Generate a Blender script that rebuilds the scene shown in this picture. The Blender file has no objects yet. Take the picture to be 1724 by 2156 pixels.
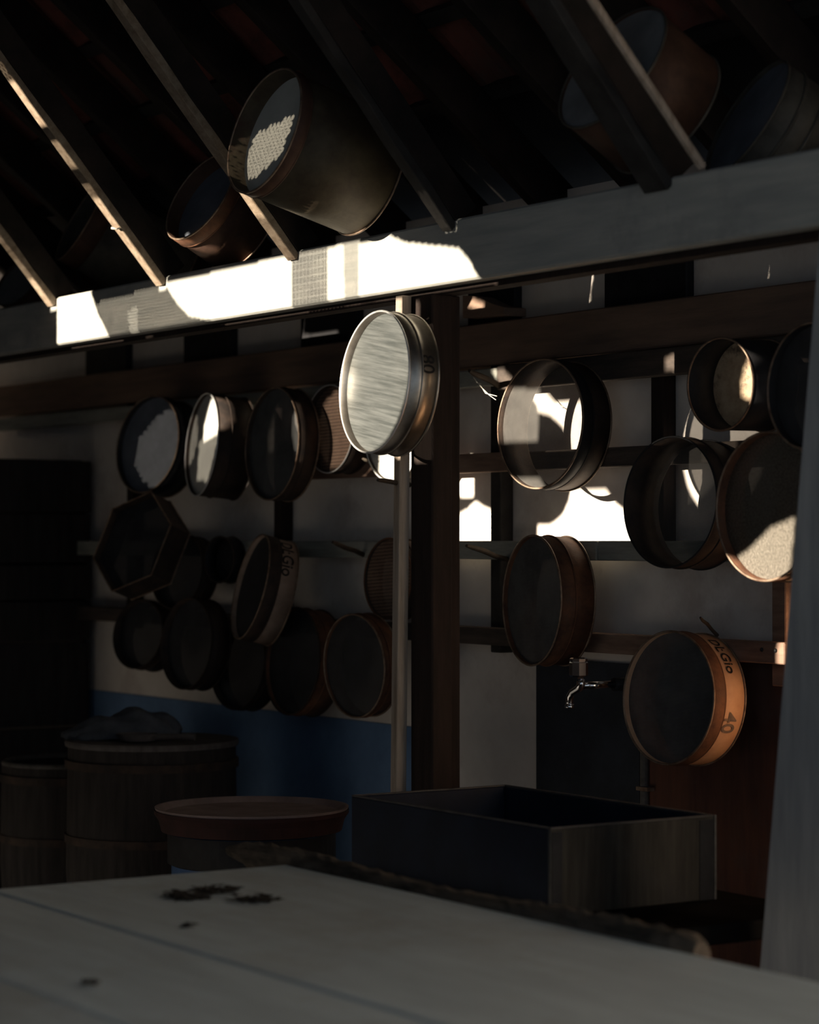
import bpy, bmesh, math, random
from mathutils import Vector, Matrix
random.seed(7)
S = bpy.context.scene
COL = S.collection
# ---------------------------------------------------------------- camera
F = 5120.0; CX, CY = 862.0, 1078.0
YAW = math.radians(56.8); PITCH = math.radians(0.68)
cd = bpy.data.cameras.new('camera'); cam = bpy.data.objects.new('camera', cd); COL.objects.link(cam)
cam.location = (0, 0, 1.55); cam.rotation_euler = (math.pi/2 + PITCH, 0, YAW)
cd.sensor_fit = 'VERTICAL'; cd.sensor_height = 36; cd.lens = F/2156*36
cd.clip_start = 0.05; cd.dof.use_dof = True; cd.dof.focus_distance = 6.9; cd.dof.aperture_fstop = 2.6
S.camera = cam
CR = cam.rotation_euler.to_matrix(); C0 = Vector(cam.location)
# ---------------------------------------------------------------- world, sun, exposure
w = bpy.data.worlds.new('sky'); S.world = w; w.use_nodes = True
bg = w.node_tree.nodes['Background']; bg.inputs[0].default_value = (0.70, 0.84, 1.0, 1); bg.inputs[1].default_value = 0.34
SUN = Vector((0.20, 1.0, -0.15))
sd = bpy.data.lights.new('sun', 'SUN'); so = bpy.data.objects.new('sun', sd); COL.objects.link(so)
sd.energy = 17.0; sd.angle = math.radians(0.42); sd.color = (1.0, 0.86, 0.68)
so.rotation_euler = SUN.to_track_quat('-Z', 'Y').to_euler(); so.location = (-6, -6, 6)
S.view_settings.view_transform = 'Standard'; S.view_settings.look = 'None'
S.view_settings.gamma = 1; S.view_settings.exposure = 0; S.view_settings.use_curve_mapping = False

# ---------------------------------------------------------------- helpers
def ray(px, py):
    v = CR @ Vector(((px-CX)/F, (CY-py)/F, -1)); return v
def P(px, py, Y):
    v = ray(px, py); return C0 + v*(Y/v.y)
def PZ(px, py, z):
    v = ray(px, py); return C0 + v*((z-C0.z)/v.z)
def PX(px, py, X):
    v = ray(px, py); return C0 + v*(X/v.x)
def xw(px, Y):            # world X seen at pixel column px on plane Y
    return P(px, CY, Y).x

def mat(name, c1, c2=None, rough=0.8, metal=0.0, scale=8, stretch=(1,1,1), bump=0.15, mix=(0.35,0.65), alpha=None, c3=None, spec=0.3, detail=6, s3=2.5, lines=None, rot=0.0):
    m = bpy.data.materials.new(name); m.use_nodes = True; nt = m.node_tree; N = nt.nodes; Lk = nt.links
    b = N['Principled BSDF']; b.inputs['Roughness'].default_value = rough; b.inputs['Metallic'].default_value = metal
    b.inputs['Specular IOR Level'].default_value = spec
    tc = N.new('ShaderNodeTexCoord'); mp = N.new('ShaderNodeMapping'); mp.inputs['Scale'].default_value = stretch
    pre = N.new('ShaderNodeMapping'); pre.inputs['Rotation'].default_value = (0, 0, rot)
    oi = N.new('ShaderNodeObjectInfo'); ad = N.new('ShaderNodeVectorMath'); ad.operation = 'ADD'
    ml = N.new('ShaderNodeMath'); ml.operation = 'MULTIPLY'; ml.inputs[1].default_value = 37.0
    Lk.new(oi.outputs['Random'], ml.inputs[0]); Lk.new(tc.outputs['Object'], ad.inputs[0]); Lk.new(ml.outputs[0], ad.inputs[1])
    Lk.new(ad.outputs[0], pre.inputs['Vector']); Lk.new(pre.outputs[0], mp.inputs['Vector'])
    nz = N.new('ShaderNodeTexNoise'); nz.inputs['Scale'].default_value = scale; nz.inputs['Detail'].default_value = detail; nz.inputs['Roughness'].default_value = 0.65
    Lk.new(mp.outputs[0], nz.inputs['Vector'])
    rp = N.new('ShaderNodeValToRGB'); c2 = c2 or tuple(x*0.6 for x in c1)
    rp.color_ramp.elements[0].position = mix[0]; rp.color_ramp.elements[1].position = mix[1]
    rp.color_ramp.elements[0].color = (*c2, 1); rp.color_ramp.elements[1].color = (*c1, 1)
    Lk.new(nz.outputs['Fac'], rp.inputs[0]); out = rp.outputs[0]
    if c3:
        n2 = N.new('ShaderNodeTexNoise'); n2.inputs['Scale'].default_value = s3; n2.inputs['Detail'].default_value = 8; n2.inputs['Roughness'].default_value = 0.7
        Lk.new(ad.outputs[0], n2.inputs['Vector'])
        r2 = N.new('ShaderNodeValToRGB'); r2.color_ramp.elements[0].position = 0.52; r2.color_ramp.elements[1].position = 0.66
        Lk.new(n2.outputs['Fac'], r2.inputs[0]); mx = N.new('ShaderNodeMixRGB'); Lk.new(r2.outputs[0], mx.inputs[0])
        Lk.new(out, mx.inputs[1]); mx.inputs[2].default_value = (*c3, 1); out = mx.outputs[0]
    if lines:
        wv = N.new('ShaderNodeTexWave'); wv.wave_type = 'BANDS'; wv.bands_direction = 'Y'; wv.inputs['Scale'].default_value = lines; wv.inputs['Distortion'].default_value = 1.5
        wv.inputs['Detail'].default_value = 4; wv.inputs['Detail Scale'].default_value = 3
        Lk.new(tc.outputs['Object'], wv.inputs['Vector']); m2 = N.new('ShaderNodeMixRGB'); m2.blend_type = 'MULTIPLY'; m2.inputs[0].default_value = 0.55
        Lk.new(out, m2.inputs[1]); Lk.new(wv.outputs['Color'], m2.inputs[2]); out = m2.outputs[0]
    Lk.new(out, b.inputs['Base Color'])
    if bump:
        bp = N.new('ShaderNodeBump'); bp.inputs['Strength'].default_value = bump; bp.inputs['Distance'].default_value = 0.01
        Lk.new(nz.outputs['Fac'], bp.inputs['Height']); Lk.new(bp.outputs[0], b.inputs['Normal'])
    if alpha is not None:      # woven wire: open area between the wires
        wa = N.new('ShaderNodeTexWave'); wa.bands_direction = 'X'; wa.inputs['Scale'].default_value = 90
        wb = N.new('ShaderNodeTexWave'); wb.bands_direction = 'Y'; wb.inputs['Scale'].default_value = 90
        for q in (wa, wb): q.inputs['Distortion'].default_value = 0.6; Lk.new(tc.outputs['Object'], q.inputs['Vector'])
        mxm = N.new('ShaderNodeMath'); mxm.operation = 'MAXIMUM'; Lk.new(wa.outputs['Fac'], mxm.inputs[0]); Lk.new(wb.outputs['Fac'], mxm.inputs[1])
        ma = N.new('ShaderNodeMath'); ma.operation = 'MULTIPLY_ADD'; Lk.new(mxm.outputs[0], ma.inputs[0]); ma.inputs[1].default_value = 0.35; ma.inputs[2].default_value = alpha-0.25
        ma.use_clamp = True
        Lk.new(ma.outputs[0], b.inputs['Alpha'])
    return m

M = {}
M['beam'] = mat('worn white painted timber', (.50,.50,.46), (.36,.37,.35), scale=5, stretch=(.5,2,5), bump=.25, c3=(.30,.30,.29), s3=2.2)
M['paint_post'] = mat('grey painted timber', (.44,.45,.45), (.30,.31,.32), scale=6, stretch=(4,4,.4), bump=.2)
M['dark_wood'] = mat('dark brown timber', (.032,.02,.016), (.016,.010,.008), scale=9, stretch=(5,5,.5), bump=.3)
M['roof_wood'] = mat('dark roof timber', (.028,.02,.017), (.010,.008,.007), scale=9, stretch=(5,1,1), bump=.3)
M['strut'] = mat('bare sawn timber', (.34,.27,.20), (.20,.145,.10), scale=12, stretch=(3,3,3), bump=.3)
M['strut_grey'] = mat('grey sawn timber', (.045,.042,.04), (.022,.02,.019), scale=12, bump=.3)
M['pale_wood'] = mat('pale stripped timber', (.40,.33,.27), (.22,.165,.12), scale=8, stretch=(6,6,.4), bump=.25, mix=(.3,.55))
M['rail'] = mat('grey green painted batten', (.40,.40,.36), (.25,.26,.23), scale=7, stretch=(.6,5,5), bump=.2)
M['rail_dark'] = mat('dark weathered batten', (.11,.085,.07), (.05,.042,.038), scale=7, stretch=(.6,5,5), bump=.2)
M['rail_brown'] = mat('brown batten', (.30,.20,.15), (.18,.11,.08), scale=7, stretch=(.6,5,5), bump=.2)
M['plaster'] = mat('stained whitewashed plaster', (.84,.79,.74), (.70,.64,.59), scale=3, bump=.2, c3=(.60,.53,.49), s3=1.6, mix=(.3,.6))
M['blue'] = mat('blue limewash', (.15,.26,.45), (.09,.16,.29), scale=3, bump=.2, mix=(.3,.6))
M['panel'] = mat('dark slate splash panel', (.038,.046,.062), (.02,.025,.034), scale=6, rough=.55, bump=.1)
M['redboard'] = mat('rust brown board', (.17,.07,.045), (.085,.04,.03), scale=4, stretch=(3,1,.5), bump=.2, c3=(.12,.07,.06))
M['header'] = mat('brown header plank', (.30,.20,.145), (.19,.13,.10), scale=5, stretch=(.5,3,5), bump=.2)
M['floor'] = mat('dark packed floor', (.05,.05,.055), (.03,.03,.033), scale=4)
M['tile'] = mat('red clay roof tile', (.30,.10,.075), (.12,.05,.04), scale=10, bump=.4, c3=(.09,.08,.07))
M['roof'] = mat('blackened roof boards', (.03,.025,.022), (.015,.012,.011), scale=6)
M['table'] = mat('worn pale grey table boards', (.50,.585,.63), (.41,.48,.52), scale=5, stretch=(.6,4,4), rough=.6, bump=.12, c3=(.38,.42,.43), s3=1.5)
M['bark'] = mat('rough bark edged slab', (.14,.11,.085), (.045,.038,.03), scale=18, stretch=(.4,2,2), bump=.8)
M['leaf'] = mat('dried black leaves', (.03,.025,.02), (.012,.01,.01), scale=30)
M['navy'] = mat('dark navy painted board', (.014,.022,.042), (.009,.014,.026), scale=8, rough=.6)
M['basin_end'] = mat('weathered grey brown board', (.062,.055,.045), (.03,.026,.021), scale=7, stretch=(3,6,.5), bump=.3, c3=(.05,.045,.04), s3=4)
M['edge'] = mat('pale worn edge', (.15,.14,.13), (.08,.075,.07), scale=20)
M['counter'] = mat('dark counter', (.02,.018,.017), (.012,.011,.01), scale=8, rough=1, spec=0)
M['chrome'] = mat('polished chrome', (.9,.9,.92), (.85,.85,.88), rough=.13, metal=1, bump=0)
M['steel'] = mat('stainless sheet', (.62,.58,.52), (.40,.36,.31), rough=.36, metal=1, scale=14, bump=.03)
M['steel_rim'] = mat('bright steel wire', (.95,.95,.95), (.85,.85,.85), rough=.35, metal=.6, bump=0)
M['rust'] = mat('rusted sheet steel', (.21,.095,.05), (.085,.042,.028), rough=.75, metal=.15, scale=16, bump=.3, c3=(.13,.075,.05), s3=12)
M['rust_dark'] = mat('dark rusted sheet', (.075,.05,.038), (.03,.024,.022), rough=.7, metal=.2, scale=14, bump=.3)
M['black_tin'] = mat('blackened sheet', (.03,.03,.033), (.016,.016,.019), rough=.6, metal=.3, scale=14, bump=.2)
M['rust_rim'] = mat('worn steel bead', (.36,.27,.20), (.16,.10,.07), rough=.5, metal=.5, scale=30, bump=.2)
M['tan'] = mat('tan faded hoop', (.66,.40,.24), (.50,.28,.165), rough=.7, scale=9, bump=.15, c3=(.56,.33,.19), s3=8)
M['tan_dull'] = mat('dull tan hoop', (.46,.34,.27), (.28,.20,.15), rough=.7, scale=9, bump=.15)
M['tin_olive'] = mat('dusty olive tin', (.10,.082,.052), (.055,.04,.026), rough=.6, metal=.25, scale=9, bump=.25, c3=(.06,.028,.02), s3=3)
M['tin_brown'] = mat('brown rusted tin', (.11,.058,.038), (.05,.027,.019), rough=.65, metal=.2, scale=9, bump=.25, c3=(.09,.05,.04), s3=4)
M['tin_grey'] = mat('dull grey tin', (.13,.12,.10), (.06,.055,.048), rough=.6, metal=.3, scale=10, bump=.25)
M['pale_disc'] = mat('pale dusty metal', (.26,.27,.28), (.18,.185,.195), rough=.6, scale=8, bump=.1)
M['blue_disc'] = mat('dull blue grey metal', (.17,.19,.23), (.11,.125,.155), rough=.55, scale=8, bump=.1)
M['cream_disc'] = mat('cream bottom', (.62,.62,.56), (.52,.52,.47), rough=.6, scale=6, bump=.1)
M['perf'] = mat('perforated stained plate', (.55,.42,.28), (.36,.25,.16), rough=.6, scale=20, bump=.3, c3=(.06,.045,.035), s3=14)
M['mesh_fine'] = mat('fine steel gauze', (.115,.125,.125), (.045,.052,.052), rough=.45, metal=.3, scale=9, stretch=(.6,14,1), bump=.05, alpha=.95, detail=4, rot=.30)
M['mesh_grey'] = mat('grey wire gauze', (.17,.165,.155), (.12,.115,.11), rough=.6, metal=.2, scale=14, bump=.05, alpha=.38)
M['mesh_dense'] = mat('dull dense gauze', (.12,.125,.13), (.08,.083,.088), rough=.6, metal=.2, scale=14, bump=.05, alpha=.95)
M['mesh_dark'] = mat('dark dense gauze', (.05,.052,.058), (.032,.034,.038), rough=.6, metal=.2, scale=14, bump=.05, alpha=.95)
M['mesh_brown'] = mat('brown gauze', (.27,.175,.125), (.18,.11,.08), rough=.7, scale=10, bump=.05, alpha=.95, lines=28)
M['mesh_white'] = mat('clean pale gauze', (.62,.63,.60), (.5,.51,.49), rough=.5, scale=10, bump=.05, alpha=.95)
M['mesh_bronze'] = mat('bronze wire gauze', (.17,.155,.13), (.09,.082,.07), rough=.36, metal=.6, scale=160, bump=.2, alpha=.95)
M['ink'] = mat('black stencil paint', (.02,.018,.016), (.015,.013,.012), bump=0)
M['ink_grey'] = mat('faded stencil paint', (.13,.10,.08), (.22,.15,.11), scale=60, bump=0)
M['twig'] = mat('dark peg wood', (.075,.055,.04), (.04,.03,.022), scale=20, bump=.4)
M['tub'] = mat('dark tub staves', (.045,.038,.036), (.022,.019,.018), scale=7, stretch=(5,5,.6), bump=.3)
M['lid'] = mat('greyed lid boards', (.15,.135,.13), (.09,.08,.077), scale=8, stretch=(1,5,1), bump=.2)
M['sack'] = mat('slate grey sackcloth', (.11,.125,.15), (.065,.075,.092), scale=14, bump=.5)
M['tray'] = mat('red brown clay tray', (.34,.26,.25), (.24,.18,.17), scale=9, bump=.15)
M['tray_edge'] = mat('dark red tray side', (.065,.026,.024), (.035,.018,.016), scale=9)
M['drum'] = mat('dark blue drum', (.05,.12,.28), (.03,.075,.18), rough=.5, scale=6)
M['web'] = mat('grey cobweb thread', (.8,.76,.68), (.7,.66,.58), bump=0)

def tag(o, label=None, cat=None, group=None, kind=None):
    if label: o['label'] = label
    if cat: o['category'] = cat
    if group: o['group'] = group
    if kind: o['kind'] = kind
    return o
def empty(name, loc, label, cat, group=None):
    o = bpy.data.objects.new(name, None); COL.objects.link(o); o.location = loc; o.empty_display_size = .05
    return tag(o, label, cat, group)
def obj(name, bm, m, parent=None, smooth=False, mw=None):
    me = bpy.data.meshes.new(name); bmesh.ops.recalc_face_normals(bm, faces=bm.faces); bm.to_mesh(me); bm.free()
    o = bpy.data.objects.new(name, me); COL.objects.link(o)
    if m: me.materials.append(m)
    if smooth:
        for p in me.polygons: p.use_smooth = True
    if parent:
        o.parent = parent
    if mw is not None: o.matrix_basis = mw
    return o
def box(bm, x0, x1, y0, y1, z0, z1, bev=0.0):
    r = bmesh.ops.create_cube(bm, size=1)
    vs = r['verts']
    bmesh.ops.transform(bm, matrix=Matrix.Translation(((x0+x1)/2,(y0+y1)/2,(z0+z1)/2)) @ Matrix.Diagonal((abs(x1-x0),abs(y1-y0),abs(z1-z0),1)), verts=vs)
    if bev:
        es = list({e for v in vs for e in v.link_edges})
        bmesh.ops.bevel(bm, geom=es, offset=bev, segments=1, affect='EDGES')
    return vs
def beamlike(name, a, b, wx, wz, m, parent=None, up=Vector((0,0,1)), bev=.003, wob=0.0, seg=1, origin=None):
    """bar from a to b, section wx (side) by wz (along up); object origin at a or origin"""
    o0 = origin if origin is not None else Vector((0,0,0))
    a = Vector(a)-o0; b = Vector(b)-o0; d = (b-a); L = d.length; d.normalize()
    s = d.cross(up).normalized(); u = s.cross(d).normalized()
    bm = bmesh.new(); rings = []
    for i in range(seg+1):
        c = a + d*L*i/seg; k = []
        for sx, sz in ((-1,-1),(1,-1),(1,1),(-1,1)):
            j = Vector((random.uniform(-wob,wob),)*3) if wob else Vector((0,0,0))
            k.append(bm.verts.new(c + s*(sx*wx/2) + u*(sz*wz/2) + j))
        rings.append(k)
    for i in range(seg):
        for j in range(4): bm.faces.new((rings[i][j], rings[i][(j+1)%4], rings[i+1][(j+1)%4], rings[i+1][j]))
    bm.faces.new(rings[0]); bm.faces.new(rings[-1][::-1])
    if bev: bmesh.ops.bevel(bm, geom=list(bm.edges), offset=bev, segments=1, affect='EDGES')
    return obj(name, bm, m, parent)
def tube_pts(bm, pts, rad, n=10, cap=True):
    pts = [Vector(p) for p in pts]; rings = []
    rr = rad if isinstance(rad, (list, tuple)) else [rad]*len(pts)
    ref = Vector((0,0,1))
    for i, p in enumerate(pts):
        t = (pts[min(i+1,len(pts)-1)] - pts[max(i-1,0)]).normalized()
        if abs(t.dot(ref)) > .93: ref = Vector((1,0,0)) if abs(t.x) < .9 else Vector((0,1,0))
        s = t.cross(ref).normalized(); u = s.cross(t)
        rings.append([bm.verts.new(p + (s*math.cos(q)+u*math.sin(q))*rr[i]) for q in [2*math.pi*k/n for k in range(n)]])
    for i in range(len(pts)-1):
        for j in range(n): bm.faces.new((rings[i][j], rings[i][(j+1)%n], rings[i+1][(j+1)%n], rings[i+1][j]))
    if cap: bm.faces.new(rings[0]); bm.faces.new(rings[-1][::-1])
def lathe(bm, prof, n=64, closed=False, rot0=0.0):
    """profile of (radius,z) turned about Z"""
    rings = []
    for r, z in prof:
        if r < 1e-6: rings.append([bm.verts.new((0,0,z))])
        else: rings.append([bm.verts.new((r*math.cos(rot0+2*math.pi*k/n), r*math.sin(rot0+2*math.pi*k/n), z)) for k in range(n)])
    m = len(rings)
    for i in range(m if closed else m-1):
        A, B = rings[i], rings[(i+1)%m]
        for k in range(n):
            k2 = (k+1)%n
            if len(A) == 1 and len(B) == 1: continue
            if len(A) == 1: bm.faces.new((A[0], B[k], B[k2]))
            elif len(B) == 1: bm.faces.new((A[k], B[0], A[k2]))
            else: bm.faces.new((A[k], B[k], B[k2], A[k2]))
def torus_prof(R, z, r, n=8):
    return [(R+r*math.cos(2*math.pi*k/n), z+r*math.sin(2*math.pi*k/n)) for k in range(n)]
def text_mesh(txt, size):
    cu = bpy.data.curves.new('t', 'FONT'); cu.body = txt; cu.size = size; cu.resolution_u = 4; cu.offset = size*0.012
    o = bpy.data.objects.new('t', cu); COL.objects.link(o); dg = bpy.context.evaluated_depsgraph_get()
    me = bpy.data.meshes.new_from_object(o.evaluated_get(dg)); bm = bmesh.new(); bm.from_mesh(me)
    bpy.data.objects.remove(o); bpy.data.meshes.remove(me); bpy.data.curves.remove(cu)
    return bm
TAU = math.tau

# ---------------------------------------------------------------- gobo: unseen screen added to shape the sun, holes cut per lit patch
YG = 1.2; CELL = 0.005
GX0, GX1, GZ0, GZ1 = -9.6, -4.75, 1.35, 3.9
lit = []                      # (polygon in x,z on the gobo plane, fill fraction)
def gproj(p):
    t = (p.y-YG)/SUN.y; return (p.x-SUN.x*t, p.z-SUN.z*t)
def hole(pts, Y, frac=1.0): lit.append(([gproj(P(x, y, Y)) for x, y in pts], frac))
def hole_pts(pts, frac=1.0): lit.append(([gproj(p) for p in pts], frac))
def ell(cx, cy, a, b, n=28, ph=0):
    c, s = math.cos(math.radians(ph)), math.sin(math.radians(ph)); o = []
    for k in range(n):
        u, v = a*math.cos(TAU*k/n), b*math.sin(TAU*k/n); o.append((cx+u*c-v*s, cy+u*s+v*c))
    return o
YB = 3.55; YW0 = 4.44
def bl(x): return 745.5-.158*x
hole([(121,610),(185,600),(205,660),(228,bl(228)),(121,bl(121))], YB)
hole([(200,640),(345,600),(440,bl(440)),(228,bl(228))], YB, .13)
hole([(268,655),(290,645),(290,700),(276,706)], YB, .25)
hole([(348,598),(612,538),(614,bl(614)),(450,bl(450)),(400,665),(375,640)], YB)
hole([(614,540),(690,524),(690,bl(690)),(614,bl(614))], YB, .32)
hole([(690,522),(722,515),(724,bl(724)),(690,bl(690))], YB, .88)
hole([(722,514),(756,508),(756,bl(756)),(724,bl(724))], YB, .5)
hole([(756,516),(800,507),(900,517),(965,524),(985,548),(1008,590),(1004,bl(1004)),(756,bl(756))], YB)
hole(ell(316,930,58,94,ph=12), 4.15, .063)
hole([(1696,1270),(1790,1255),(1800,1720),(1690,1745)], YW0)
hole([(828,640),(866,630),(868,668),(828,668)], YB, .8)
hole(ell(787, 804, 74, 152, ph=6), 3.42)
hole(ell(694, 903, 44, 84), 4.25, .19)
hole([(398,925),(396,890),(410,840),(440,822),(462,830),(460,900),(440,912)], 4.15, .9)
hole([(385,925),(450,905),(425,1010),(390,1010)], 4.15, .10)
hole([(755,935),(840,935),(840,1020),(755,1015)], 4.2, 1)
# patches on the wall and through the gauze
hole([(1133,866),(1133,850),(1268,843),(1268,952),(1205,956),(1200,925),(1185,896),(1160,874)], 4.45)
hole([(1133,1108),(1133,1142),(1335,1142),(1318,1080),(1292,1060),(1275,1031),(1204,1031),(1200,1055),(1188,1083),(1165,1104)], 4.45)
hole([(955,1090),(985,1074),(1002,1058),(1023,1071),(1045,1079),(1045,1142),(955,1142)], 4.45)
hole([(1550,1215),(1600,1195),(1640,1165),(1680,1122),(1730,1100),(1720,1250),(1560,1250)], 4.08)
hole([(1508,824),(1512,775),(1530,730),(1586,740),(1590,846)], 4.20, .75)
hole([(978,768),(1002,768),(1052,826),(1056,848),(1020,838)], 4.27, .9)
hole([(600,430),(740,500),(740,512),(600,444)], 3.35, .9)
hole([(352,484),(372,500),(420,520),(416,536),(355,508)], 3.45, .9)
hole([(550,285),(622,240),(616,330),(570,385),(545,392),(540,350)], 3.27, .125)

# undersides of the sloping struts
TAN = math.tan(math.radians(49.5))
STRUT_X = {'B': -7.66, 'A': -6.85, 'C': -6.03, 'D': -5.23, 'E': -4.37}
ZBT = 2.385                                   # top of the tie beam
def strut_pt(X, s, w=0): return Vector((X+w, YB-.01-s*math.cos(math.radians(49.5)), ZBT-.03+s*math.sin(math.radians(49.5))))
for X, s0, s1, fr in (('A',-.02,.34,1),('A',.34,.40,.25),('A',.46,.56,.5),('A',.62,.78,1),('A',.78,1.15,.12),('B',-.02,.12,1),('B',.12,.2,.3),('B',.2,.30,.2),('B',.36,.55,.9),('C',.02,.16,.35),('C',.16,.27,.9),('D',0,.12,.12)):
    x = STRUT_X[X]; hole_pts([strut_pt(x,s0,-.021), strut_pt(x,s0,.021), strut_pt(x,s1,.021), strut_pt(x,s1,-.021)], fr)

BAY = ((0,8,2,10),(12,4,14,6),(3,11,1,9),(15,7,13,5))
def build_gobo():
    nx = int((GX1-GX0)/CELL); nz = int((GZ1-GZ0)/CELL); rnd = random.Random(3); bm = bmesh.new()
    for j in range(nz):
        z = GZ0+(j+.5)*CELL; occ = bytearray(nx)
        for poly, fr in lit:
            xs = []; n = len(poly)
            for i in range(n):
                (xa, za), (xb, zb) = poly[i], poly[(i+1)%n]
                if (za > z) != (zb > z): xs.append(xa+(z-za)*(xb-xa)/(zb-za))
            xs.sort()
            for q in range(0, len(xs)-1, 2):
                for i in range(max(0,int((xs[q]-GX0)/CELL)), min(nx-1,int((xs[q+1]-GX0)/CELL))+1):
                    if fr >= 1 or (BAY[j%4][i%4]+.5)/16 < fr: occ[i] = 1
        i = 0
        while i < nx:
            if occ[i]: i += 1; continue
            k = i
            while k < nx and not occ[k]: k += 1
            x0, x1 = GX0+i*CELL, GX0+k*CELL; z0, z1 = z-CELL/2, z+CELL/2
            v = [bm.verts.new(c) for c in ((x0,YG,z0),(x1,YG,z0),(x1,YG,z1),(x0,YG,z1),(x0,YG+.004,z0),(x1,YG+.004,z0),(x1,YG+.004,z1),(x0,YG+.004,z1))]
            for f in ((0,1,2,3),(7,6,5,4),(0,4,5,1),(2,6,7,3),(1,5,6,2),(0,3,7,4)): bm.faces.new([v[a] for a in f])
            i = k
    box(bm, -10.9, GX0, YG, YG+.004, .30, 5.6); box(bm, GX1-.02, -4.56, YG, YG+.004, .81, 5.6)
    box(bm, GX0, GX1, YG, YG+.004, .30, GZ0); box(bm, GX0, GX1, YG, YG+.004, GZ1, 5.6)
    o = obj('gobo_wall', bm, M['roof_wood']); tag(o, 'added unseen screen with holes that shape the sunlight', None, None, 'structure')
build_gobo()

# ---------------------------------------------------------------- shell
def struct(name, bm, m):
    o = obj(name, bm, m); o['kind'] = 'structure'; return o
YW = 4.45
bm = bmesh.new(); box(bm, -12.2, 4, -4, 4.7, -.1, 0); struct('floor', bm, M['floor'])
bm = bmesh.new(); box(bm, -12.2, 2, YW, YW+.15, 0, 2.62); wall_back = struct('wall_back', bm, M['plaster'])
bm = bmesh.new(); box(bm, -12.2, -12.05, -.8, YW, 0, 5.6); struct('wall_left', bm, M['roof_wood'])
bm = bmesh.new(); box(bm, -5.05, -3.2, -.85, -.8, 1.25, 4.4); box(bm, -5.30, -3.2, -.85, -.8, .5, 1.25); box(bm, -12.2, -5.05, -.85, -.8, 3.6, 4.4); struct('sun_block_wall', bm, M['roof_wood'])  # added out of view to block sun from the right post and table
# skins of paint and board on the back wall
def skin(name, px0, px1, z0, z1, th, m):
    x0, x1 = xw(px0, YW), xw(px1, YW); bm = bmesh.new(); box(bm, x0-0, x1, YW-th, YW+.001, z0, z1); return struct(name, bm, m)
skin('trim_1', -60, 955, 0, .93, .006, M['blue'])
skin('trim_2', 1135, 1352, 0.02, 1.19, .012, M['panel'])
skin('trim_3', 1353, 1700, 0.02, 1.225, .010, M['redboard'])
bm = bmesh.new(); box(bm, xw(1701,YW), -3.5, YW-.012, YW+.001, .02, 1.5); struct('bounce_board', bm, mat('orange bounce board', (.80,.49,.29), (.66,.40,.23), scale=5, stretch=(4,1,.6)))  # hidden board added to bounce warm light onto the tan sieve
# header plank along the wall
bm = bmesh.new(); box(bm, -11, -2, YW-.07, YW, 2.10, 2.235, .004); struct('trim_4', bm, M['header'])
# roof: boards above, clay tiles, rafters and battens below
SL = .79; ANG = math.atan(SL); Y0R, Z0R = 4.75, 2.50
def roofp(X, s, off=0):          # s: distance up the slope, off: below the roof plane
    return Vector((X, Y0R - s*math.cos(ANG) - off*math.sin(ANG), Z0R + s*math.sin(ANG) - off*math.cos(ANG)))
SR = 5.0
bm = bmesh.new()
pr = [roofp(0,-.3,-.14), roofp(0,SR,-.14), roofp(0,SR,-.06), roofp(0,-.3,-.06)]
rp2 = roofp(0,SR,-.06); front_e = Vector((0,-1.6,3.75))
for (A_, B_, C_, D_) in ((pr[0],pr[1],pr[2],pr[3]), (Vector((0,rp2.y,rp2.z+.09)), Vector((0,-1.6,3.84)), front_e, rp2)):
    q = []
    for X in (-12.2, 2.0): q.append([bm.verts.new((X, p.y, p.z)) for p in (A_,B_,C_,D_)])
    for i in range(4): bm.faces.new((q[0][i], q[0][(i+1)%4], q[1][(i+1)%4], q[1][i]))
    bm.faces.new(q[0]); bm.faces.new(q[1][::-1])
ceiling = struct('ceiling', bm, M['roof'])
RM = Matrix.Rotation(-ANG, 4, 'X')
tb = bmesh.new()
vs = []
for i in range(7):           # curved pantile section, low rib on one side
    u = i/6; x = -.115+.23*u; z = .012*math.sin(u*math.pi*2)
    for y in (-.16, .16):
        vs.append((tb.verts.new((x, y, z+(.012 if y < 0 else 0))), tb.verts.new((x, y, z+.011+(.012 if y < 0 else 0)))))
for i in range(6):
    a, b_, c, d = vs[2*i], vs[2*i+1], vs[2*i+2], vs[2*i+3]
    tb.faces.new((a[0],c[0],d[0],b_[0])); tb.faces.new((a[1],b_[1],d[1],c[1]))
    tb.faces.new((a[0],a[1],c[1],c[0])); tb.faces.new((b_[0],d[0],d[1],b_[1]))
tb.faces.new((vs[0][0],vs[1][0],vs[1][1],vs[0][1])); tb.faces.new((vs[12][0],vs[12][1],vs[13][1],vs[13][0]))
t0 = obj('roof_tile', tb, M['tile'], ceiling)
first = True
for r in range(10):
    for k in range(26):
        X = -9.7+.225*k; s = .85+.30*r
        o = t0 if first else t0.copy()
        if not first: COL.objects.link(o)
        first = False
        p = roofp(X+random.uniform(-.006,.006), s, .022+random.uniform(-.006,.006))
        o.matrix_basis = Matrix.Translation(p) @ RM @ Matrix.Rotation(math.pi,4,'X') @ Matrix.Rotation(random.uniform(-.03,.03),4,'Z')
sl_n = Vector((0, math.sin(ANG), math.cos(ANG)))
for r in range(11):
    s = .70+.30*r; o = beamlike('roof_batten', roofp(-11, s, .055), roofp(-2.5, s, .055), .05, .025, M['strut_grey'], ceiling, up=sl_n, bev=0)
for k in range(14):
    X = -9.55+.45*k; o = beamlike('rafter', roofp(X, -.05, .135), roofp(X, SR-.1, .135), .055, .13, M['roof_wood'], ceiling, up=sl_n, bev=.004)

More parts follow.
